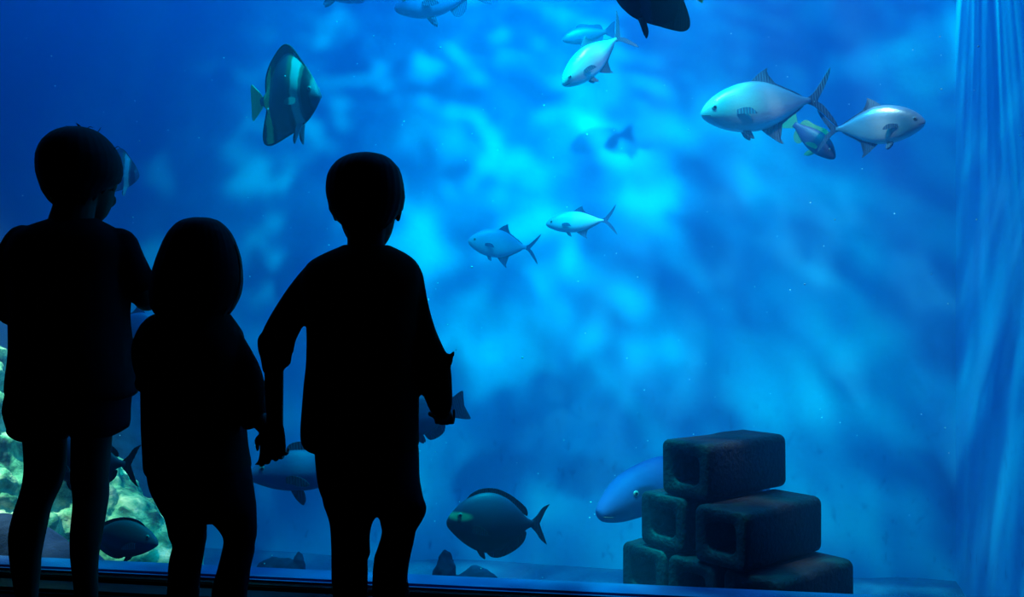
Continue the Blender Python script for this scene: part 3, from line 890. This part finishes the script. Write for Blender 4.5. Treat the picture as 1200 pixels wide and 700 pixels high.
def hair_shell(name, root, D, dy, rows, depth_b, depth_f, low, thick=.012, seed=0, ripple=.0007, extra=None, yaw=0.0):
    """rows: (y px, x left, x right) from crown to hem ; low(a): lower edge in px for azimuth a (0 = right, pi/2 = face side)"""
    rows = sorted(rows)
    def prof(y):
        cx = interp([(r[0], (r[1] + r[2]) / 2) for r in rows], y)
        hw = interp([(r[0], (r[2] - r[1]) / 2) for r in rows], y)
        return cx, hw
    y0 = rows[0][0]
    wmax = max(r[2] - r[1] for r in rows) / 2
    NA, NT = 96, 26
    outer, inner = [], []
    rnd = random.Random(seed)
    ph = [rnd.uniform(0, 6.28) for _ in range(6)]
    for i in range(NT + 1):
        ro, ri = [], []
        for j in range(NA):
            a = 2 * PI * j / NA
            yl = low(a) + 2.2 * math.sin(17 * a + ph[0]) + 1.6 * math.sin(31 * a + ph[1])
            t = (i / NT)
            y = y0 + (yl - y0) * (t ** 1.5 if i else 0) + (0.0 if i else 0)
            cx, hw = prof(y)
            k = hw / wmax
            dep = (depth_f if math.sin(a) > 0 else depth_b) * k
            rip = ripple * (math.sin(29 * a + ph[2] + 3 * t + 2 * math.sin(3 * a + ph[4])) + .8 * math.sin(47 * a + ph[3] - 2 * t)) * min(1, t * 3)
            c = at(cx, y, D, dy)
            hwm = hw / F * D
            def pos(shr):
                rx = max(hwm - shr + rip, .0008); ry = max(dep - shr + rip, .0008)
                v = Vector((rx * math.cos(a), ry * math.sin(a), 0))
                return Vector((c.x + v.x, c.y + v.y, c.z - (shr * .9 if k < .8 else 0)))
            ro.append(pos(0)); ri.append(pos(thick * min(1, .35 + t)))
        outer.append(ro); inner.append(ri)
    bm = bmesh.new()
    vo = [[bm.verts.new(p) for p in r] for r in outer]
    vi = [[bm.verts.new(p) for p in r] for r in inner]
    for i in range(NT):
        for j in range(NA):
            k = (j + 1) % NA
            bm.faces.new((vo[i][j], vo[i + 1][j], vo[i + 1][k], vo[i][k]))
            bm.faces.new((vi[i][j], vi[i][k], vi[i + 1][k], vi[i + 1][j]))
    for j in range(NA):
        k = (j + 1) % NA
        bm.faces.new((vo[NT][j], vi[NT][j], vi[NT][k], vo[NT][k]))
    bm.faces.new(vo[0]); bm.faces.new(vi[0][::-1])
    for pts in (extra or []):
        tube(bm, [(at(x, y, D, dy + dd), r) for x, y, dd, r in pts], n=5, per=4, round_ends=False)
    return build(name, bm, M_hair, root)

def torso(bm, rows, D, inset=0.0, dy=0.0, p=2.4):
    """rows: (y, x left, x right, half depth m)"""
    rr = catmull(rows, 3)
    rings = []
    for y, xl, xr, hd in rr:
        c = at((xl + xr) / 2, y, D, dy)
        rings.append(ellipse(c, max((xr - xl) / 2 / F * D - inset, .01), max(hd - inset, .01), 36, p))
    loft(bm, rings)

def limb(bm, pts, D, inset=0.0, n=16, per=5):
    """pts: (x, y, radius px, depth offset m)"""
    tube(bm, [(at(x, y, D, dd), max(r / F * D - inset, .004)) for x, y, r, dd in pts], n=n, per=per)

def leg_rows(bm, rows, D, ratio=1.0, inset=0.0, dy=0.0):
    """rows: (y, x left, x right, forward offset m)"""
    rr = catmull(rows, 3)
    rings = []
    for y, xl, xr, o in rr:
        c = at((xl + xr) / 2, y, D, dy + o)
        rx = (xr - xl) / 2 / F * D - inset
        rings.append(ellipse(c, rx, rx * ratio, 24, 2.1))
    loft(bm, rings)

def shoe(root, x, D, s=1.0, turn=0.0, zl=0.0):
    """a low shoe on the floor, toe towards the window; x in world metres"""
    bm = bmesh.new()
    rows = [(-.075, .026, .050), (-.06, .033, .062), (-.02, .034, .066), (.03, .036, .055), (.08, .042, .040), (.115, .038, .032), (.135, .024, .024)]
    R = Matrix.Translation((x, D, 0)) @ Matrix.Rotation(turn, 4, 'Z') @ Matrix.Scale(s, 4)
    rings = []
    for y, hw, top in catmull(rows, 3):
        ring = []
        for i in range(18):
            a = 2 * PI * i / 18
            zz = math.sin(a)
            ring.append(R @ Vector((hw * math.copysign(abs(math.cos(a)) ** .8, math.cos(a)), y, top * (.5 + .5 * math.copysign(abs(zz) ** .7, zz)) + .001)))
        rings.append(ring)
    loft(bm, rings)
    so = build('shoe', bm, M_shoe, root)
    bm = bmesh.new()
    rings = []
    for y, hw, top in catmull(rows, 3):
        rings.append([R @ Vector((sx * (hw + .003), y, z)) for sx, z in ((-1, 0.0), (1, 0.0), (1, .014), (-1, .014))])
    loft(bm, rings)
    build('sole', bm, M_shoe, so, smooth=False)

def wrinkles(amp, freq=16, stretch=(1, 1, .6), seed=0):
    sv = Vector((seed, seed * 2.7, seed * 1.3))
    def f(p):
        q = Vector((p.x * stretch[0], p.y * stretch[1], p.z * stretch[2])) * freq + sv
        r = 1 - abs(noise.noise(q)) * 2
        return amp * (.6 * noise.noise(q * .6) + .4 * (r - .5))
    return f

def rebase(root):
    """keep the parts where they are and put the person's Empty on the floor under them"""
    inv = Matrix.Translation(root.location).inverted()
    for o in root.children:
        o.matrix_parent_inverse = inv

# ---- the boy in the middle, long sleeves, arm out to the girl
D = 1.94
r = empty('person', at(432, 600, D)); r.location.z = 0
tag(r, 'child in loose long-sleeved top and trousers with short bowl-cut hair, holding hands with the girl', 'person')
T_rows = [(288, 404, 456, .052), (292, 396, 464, .06), (298, 381, 476, .072), (306, 366, 486, .085), (316, 358, 492, .095), (332, 355, 495, .105),
          (360, 358, 493, .11), (390, 361, 492, .112), (420, 361, 491, .112), (450, 358, 490, .115), (480, 356, 490, .118), (505, 355, 490, .12), (519, 357, 491, .118), (526, 364, 489, .11)]
LA = [(374, 322, 18, 0), (352, 350, 19, 0), (331, 383, 20, .01), (322, 404, 19.5, .015), (318, 430, 14, .02)]
RA = [(478, 325, 18, 0), (486, 360, 17, 0), (494, 395, 19, .0), (506, 430, 20, .01), (510, 456, 18, .03), (513, 478, 14.5, .05)]
bm = bmesh.new()
torso(bm, T_rows, D)
limb(bm, LA, D); limb(bm, RA, D)
limb(bm, [(338, 404, 7, .01), (337, 414, 5.5, .01), (334, 426, 6, .012)], D)      # rucked cuff
limb(bm, [(306, 398, 6, .01), (306, 412, 5, .01)], D)
limb(bm, [(508, 428, 15, .01), (522, 424, 8, .005), (529, 417, 3.2, 0), (533.5, 411, .8, 0)], D)   # fold standing off the sleeve
limb(bm, [(361, 515, 6, 0), (364, 522, 5, 0)], D)
remesh('shirt', bm, M_greenshirt, r, .0055, 3, wrinkles(.0035, seed=1))
bm = bmesh.new()
torso(bm, [(500, 366, 488, .10), (530, 371, 490, .108), (560, 374, 491, .108), (576, 378, 493, .10), (588, 384, 494, .08), (593, 396, 484, .06)], D)
LL = [(560, 375, 440, 0), (588, 379, 442, 0), (603, 384, 441, 0), (616, 387, 435.5, 0), (631, 388, 433, 0), (649, 388, 433, .005), (660, 388, 430, .005), (680, 389, 430.5, 0),
      (700, 391, 431, 0), (760, 393, 430, -.01), (820, 394, 428, -.01), (838, 394, 430, -.01)]
RL = [(560, 438, 491, 0), (584, 440, 495, .01), (600, 443.5, 499, .02), (616, 444.5, 492, .02), (625, 446.5, 486, .02), (636, 444, 484, .02), (651, 439, 480.5, .015), (664, 436.5, 478, .01), (680, 436.5, 477, 0),
      (700, 437, 480, 0), (760, 440, 480, -.01), (820, 442, 478, -.01), (838, 442, 480, -.01)]
leg_rows(bm, LL, D, 1.1); leg_rows(bm, RL, D, 1.1)
remesh('trousers', bm, M_navy, r, .0055, 2, wrinkles(.002, 18, seed=2))
bm = bmesh.new()
hb = .178
Rb = head_pieces(bm, at(430, 291, D, .0), hb, math.radians(4), math.radians(-4))
limb(bm, [(430, 262, 24, -.01), (430, 285, 21.5, -.015), (430, 305, 25, -.012)], D)
torso(bm, [(297, 392, 466, .05)] + T_rows[3:-1], D, .012)
torso(bm, [(500, 368, 486, .10), (540, 374, 488, .10), (575, 384, 488, .085), (590, 395, 480, .06)], D, .012)
leg_rows(bm, LL[:-1] + [(845, 398, 424, -.01)], D, 1.05, .012); leg_rows(bm, RL[:-1] + [(845, 446, 474, -.01)], D, 1.05, .012)
limb(bm, LA, D, .008); limb(bm, RA, D, .008)
limb(bm, [(318, 424, 11.5, .02), (317, 460, 11, .03), (317, 490, 10, .035), (317, 501, 10, .035)], D)
hand_pieces(bm, at(317, 499, D, .035), Vector((.0, .12, -1)), Vector((-1, .1, 0)), .108, (28, 45, 30), 60, spread=3)
limb(bm, [(510, 456, 14, .03), (514, 478, 11, .05), (516, 488, 9.5, .055)], D)
hand_pieces(bm, at(516.5, 487, D, .055), Vector((.02, .95, -.55)), Vector((-1, .1, 0)), .105, (35, 45, 30), 20)
for cx, o in ((411, -.01), (460, -.01)):
    p = at(cx, 845, D, o)
    tube(bm, [(p, .02), (Vector((p.x, p.y, .035)), .02), (Vector((p.x, p.y + .03, .025)), .022), (Vector((p.x, p.y + .1, .018)), .016)], n=12)
    shoe(r, p.x, p.y + .03, .95, math.radians(-6 if cx > 430 else 6))
remesh('body', bm, M_skin, r, .003, 2)
face_parts(r, Rb, hb)
rowsH = [(180, 424, 438), (182.5, 412, 450), (186, 403, 457), (191, 396, 462), (198, 390, 468), (206, 386, 471), (215, 384.5, 473), (224, 384, 474), (232, 385, 474.5), (240, 387, 473), (248, 388, 471.5), (256, 393, 467), (264, 400, 462), (274, 404, 458)]
def lowH(a):
    s = math.sin(a)
    if s > 0:                                   # face side: fringe above the eyes
        return 236 - 18 * max(0, s - .45) / .55 if s > .45 else 250 - 14 * s / .45
    return 252 + 14 * min(1, -s * 1.6)
hair_shell('hair', r, D, -.008, rowsH, .098, .088, lowH, seed=3)
rebase(r)

# ---- the tallest child at the left, arms folded, shorts
D = 2.41
r = empty('person', at(88, 600, D)); r.location.z = 0
tag(r, 'tallest child, in T-shirt and knee-length shorts with bare legs and arms folded in front', 'person')
T_rows = [(254, 66, 108, .05), (258, 58, 115, .065), (264, 42, 127, .085), (271, 30, 139, .10), (281, 20, 149, .115), (300, 14, 153, .125), (330, 16, 150, .13),
          (368, 19, 147, .13), (400, 19, 150, .132), (430, 17, 153, .135), (450, 15, 155, .135), (461, 15, 156.5, .132), (467, 20, 150, .12)]
LA = [(28, 286, 22, 0), (12, 315, 23, 0), (-2, 348, 21, .01)]
RA = [(140, 288, 22, 0), (150, 312, 22, .0), (157, 328, 20.5, .015)]
bm = bmesh.new()
torso(bm, T_rows, D)
limb(bm, LA, D); limb(bm, RA, D)
limb(bm, [(166, 312, 6, 0), (172, 322, 6.5, .01), (175, 327, 4.5, .01)], D)
limb(bm, [(16, 446, 5, 0), (14, 456, 4, 0)], D)
remesh('shirt', bm, M_blackshirt, r, .006, 3, wrinkles(.004, seed=5))
SH = [(440, 20, 150, .12), (465, 13, 149, .125), (480, 11, 148, .125), (494, 14, 148, .12), (503, 16, 147, .11)]
bm = bmesh.new()
torso(bm, SH, D)
LS = [(470, 11, 82, 0), (480, 10.5, 80, 0), (492, 14, 79.5, 0), (504, 11.5, 79, 0), (511, 18, 78.5, 0), (515.5, 27, 77, 0)]
RS = [(470, 80, 149, 0), (480, 82, 148.5, 0), (492, 83, 148.5, 0), (501, 83.5, 148, 0), (507, 84, 140, 0), (511.5, 85, 131, 0)]
leg_rows(bm, LS, D, 1.15); leg_rows(bm, RS, D, 1.15)
remesh('shorts', bm, M_navy, r, .006, 2, wrinkles(.003, seed=6))
bm = bmesh.new()
hb = .208
Rl = head_pieces(bm, at(95, 253, D, .01), hb, math.radians(4), math.radians(-9))
limb(bm, [(92, 222, 26, -.012), (91, 242, 23, -.018), (87, 262, 25, -.018)], D)
torso(bm, [(266, 52, 120, .06)] + T_rows[4:-1], D, .012)
torso(bm, SH, D, .014)
LLg = [(470, 18, 78, 0), (500, 27, 77, 0), (515, 29, 76.5, 0), (543, 30.5, 76, 0), (558, 29.5, 73.5, 0), (571, 27, 70, .0), (583, 24.5, 65, -.005), (596, 22, 61.5, -.015), (621, 19.5, 59, -.03), (647, 20, 54, -.03), (669, 20, 50.5, -.02), (697, 22, 46, -.01), (725, 26, 44, 0), (742, 26, 44, 0)]
RLg = [(470, 84, 140, 0), (500, 84.5, 132, 0), (516, 85, 129.5, 0), (549, 84.5, 127, 0), (562, 84.5, 126, 0), (574, 86, 126.5, .0), (585, 88, 127, -.005), (596, 89.5, 127, -.015), (621, 90, 125.5, -.03), (647, 90, 121, -.03), (669, 90, 118, -.02), (697, 91, 116, -.01), (725, 94, 113, 0), (742, 94, 113, 0)]
leg_rows(bm, LLg, D, 1.05); leg_rows(bm, RLg, D, 1.05)
limb(bm, LA, D, .008); limb(bm, RA, D, .008)
# right arm (far right in the picture): elbow out, forearm folded across the chest
limb(bm, [(152, 316, 16, .0), (158, 336, 15.5, .02), (161, 349, 14.5, .05), (150, 352, 13, .12), (128, 347, 11.5, .19), (106, 342, 9, .22)], D)
limb(bm, [(-2, 344, 16, .01), (-2, 360, 16, .04), (4, 370, 15, .07), (22, 366, 13, .14), (46, 358, 11.5, .19), (62, 352, 9.5, .23)], D)
hand_pieces(bm, at(106, 342, D, .22), Vector((-1, .15, .1)), Vector((0, .2, 1)), .12, (15, 25, 20), 10)
hand_pieces(bm, at(62, 352, D, .235), Vector((1, .15, .1)), Vector((0, .2, 1)), .12, (15, 25, 20), 10, palm=-1)
for cx in (35, 103.5):
    p = at(cx, 742, D)
    tube(bm, [(p, .021), (Vector((p.x, p.y, .035)), .021), (Vector((p.x, p.y + .03, .025)), .024), (Vector((p.x, p.y + .11, .018)), .016)], n=12)
    shoe(r, p.x, p.y + .03, 1.08, math.radians(-8 if cx > 90 else 8))
remesh('body', bm, M_skin, r, .0032, 2)
face_parts(r, Rl, hb)
rowsH = [(149.5, 86, 100), (151.5, 77, 109), (155, 69, 116), (160, 62, 122.5), (167, 56, 129), (175, 52, 134.5), (184, 49.5, 139), (194, 49, 141), (204, 49.5, 141), (211, 51, 139.5), (218, 53, 134), (226, 55, 126), (234, 60, 122), (244, 66, 116)]
def lowL(a):
    s = math.sin(a)
    if s > 0:
        return 206 - 14 * max(0, s - .45) / .55 if s > .45 else 221 - 12 * s / .45
    return 221 + 17 * min(1, -s * 1.4)
strands = [[(98, 153, 0, .004), (92, 149, 0, .0026), (85, 150, 0, .0006)], [(99, 153, -.01, .004), (95, 148, -.01, .0024), (92, 145.5, -.01, .0006)],
           [(90, 154, 0, .003), (83, 150, 0, .0016), (78, 147.5, 0, .0004)], [(115, 156, 0, .0012), (118, 152, 0, .0009), (119.5, 149.5, 0, .0004)],
           [(134, 176, 0, .0012), (139, 172, 0, .0009), (142, 174.5, 0, .0004)], [(103, 152, 0, .0014), (106, 149, 0, .001), (110, 150, 0, .0005)],
           [(52, 182, 0, .0012), (49, 190, 0, .0009), (47.5, 196, 0, .0004)]]
hair_shell('hair', r, D, -.005, rowsH, .118, .104, lowL, seed=8, extra=strands)
rebase(r)

# ---- the girl between them
D = 2.05
r = empty('person', at(236, 600, D)); r.location.z = 0
tag(r, 'smallest child, a girl with long straight bobbed hair, tunic and trousers', 'person')
T_rows = [(358, 205, 258, .05), (364, 194, 264, .06), (371, 178, 270, .075), (379, 171, 275, .085), (392, 168, 282, .095), (410, 170, 284, .10), (440, 170, 282, .10),
          (470, 170, 282.5, .105), (500, 171, 285, .108), (530, 173, 288, .11), (548, 174.5, 291, .11), (555, 179, 289, .10)]
LA = [(178, 388, 15, 0), (171, 408, 16, 0), (171.5, 432, 16.5, .01), (173, 448, 15, .04), (182, 446, 13, .10), (200, 436, 11, .14)]
RA = [(264, 390, 15, 0), (277, 415, 17.5, 0), (290, 442, 18, -.01), (299, 468, 16.5, -.025), (304, 487, 12.5, -.04)]
bm = bmesh.new()
torso(bm, T_rows, D)
limb(bm, LA, D); limb(bm, RA, D)
limb(bm, [(160, 449, 4, .0), (163, 456, 5, .01), (170, 459, 5, .02)], D)
limb(bm, [(289, 486, 6, -.03), (296, 496, 6.5, -.035)], D)
remesh('tunic', bm, M_brown, r, .0055, 3, wrinkles(.003, seed=11))
bm = bmesh.new()
torso(bm, [(520, 178, 284, .095), (545, 176, 290, .10), (570, 180, 294, .10), (588, 188, 297, .09), (600, 194, 298, .08), (607, 204, 290, .06)], D)
LL = [(560, 179, 242, 0), (575, 183, 243, 0), (590, 190, 243, 0), (603, 194, 242.5, 0), (615, 197, 241.5, 0), (627, 199, 241, 0), (634, 200, 240, .005), (640, 202, 239, .005), (653, 199, 238, 0), (674, 197.5, 234, 0), (697, 196, 232, 0), (760, 199, 231, -.005), (815, 200, 229, -.005)]
RL = [(560, 238, 293, 0), (575, 240, 296, 0), (590, 242, 298, 0), (603, 244, 299, 0), (618, 255, 299, .005), (631, 260.5, 298, .01), (640, 260.5, 296, .01), (648, 259, 296, .01), (665, 256, 294, 0), (680, 252, 292, 0), (697, 249, 290, 0), (760, 250, 287, -.005), (815, 250, 285, -.005)]
leg_rows(bm, LL, D, 1.1); leg_rows(bm, RL, D, 1.1)
remesh('trousers', bm, M_navy, r, .0055, 2, wrinkles(.0035, 22, seed=12))
bm = bmesh.new()
hb = .172
Rg = head_pieces(bm, at(232, 358, D, .0), hb, math.radians(3), math.radians(-5))
limb(bm, [(232, 330, 22, -.01), (232, 352, 19, -.015), (232, 372, 23, -.01)], D)
torso(bm, [(370, 196, 262, .05)] + T_rows[4:-1], D, .012)
torso(bm, [(520, 182, 280, .09), (560, 184, 286, .09), (585, 196, 284, .07), (596, 206, 276, .05)], D, .01)
leg_rows(bm, LL[:-1] + [(822, 203, 226, -.005)], D, 1.05, .01); leg_rows(bm, RL[:-1] + [(822, 254, 281, -.005)], D, 1.05, .01)
limb(bm, LA, D, .007); limb(bm, RA, D, .007)
limb(bm, [(303, 480, 9.5, -.035), (311, 491, 10, -.042), (321, 501, 9, -.046)], D)
hand_pieces(bm, at(322, 499, D, -.046), Vector((-.04, .05, -1)), Vector((-1, .1, -.1)), .094, (25, 45, 30), 85, palm=-1, spread=3)
hand_pieces(bm, at(200, 436, D, .142), Vector((.8, .5, .25)), Vector((0, .2, 1)), .09, (25, 35, 25), 15, palm=-1)
for cx in (214.5, 267.5):
    p = at(cx, 822, D, -.005)
    tube(bm, [(p, .018), (Vector((p.x, p.y, .032)), .018), (Vector((p.x, p.y + .03, .022)), .02), (Vector((p.x, p.y + .09, .016)), .014)], n=12)
    shoe(r, p.x, p.y + .025, .85, math.radians(-6 if cx > 240 else 6))
remesh('body', bm, M_skin, r, .003, 2)
face_parts(r, Rg, hb)
rowsH = [(255.5, 226, 246), (257.5, 217, 254), (261, 210, 260), (266, 205, 265.5), (273, 199.5, 271), (282, 195, 275.5), (292, 191, 279), (303, 187, 282), (316, 183, 283.5), (330, 180.5, 284), (342, 179, 282.5), (352, 179, 279), (361, 181, 274), (368, 185, 270), (376, 190, 266)]
def lowG(a):
    s = math.sin(a)
    if s > 0:
        if s > .62: return 302 - 6 * s
        return 366 - 2 * s
    return 366 + 5 * (-s)
strands = [[(279, 288, -.02, .0016), (284, 306, -.02, .0016), (285, 325, -.02, .0014), (281, 345, -.02, .001), (275, 362, -.02, .0005)],
           [(277, 292, -.01, .0016), (282.5, 310, -.01, .0016), (284, 330, -.01, .0012), (279, 352, -.01, .0005)],
           [(272, 360, -.03, .0016), (268, 367, -.03, .0012), (267, 373, -.03, .0005)]]
hair_shell('hair', r, D, -.005, rowsH, .092, .082, lowG, seed=14, extra=strands, thick=.014)
rebase(r)
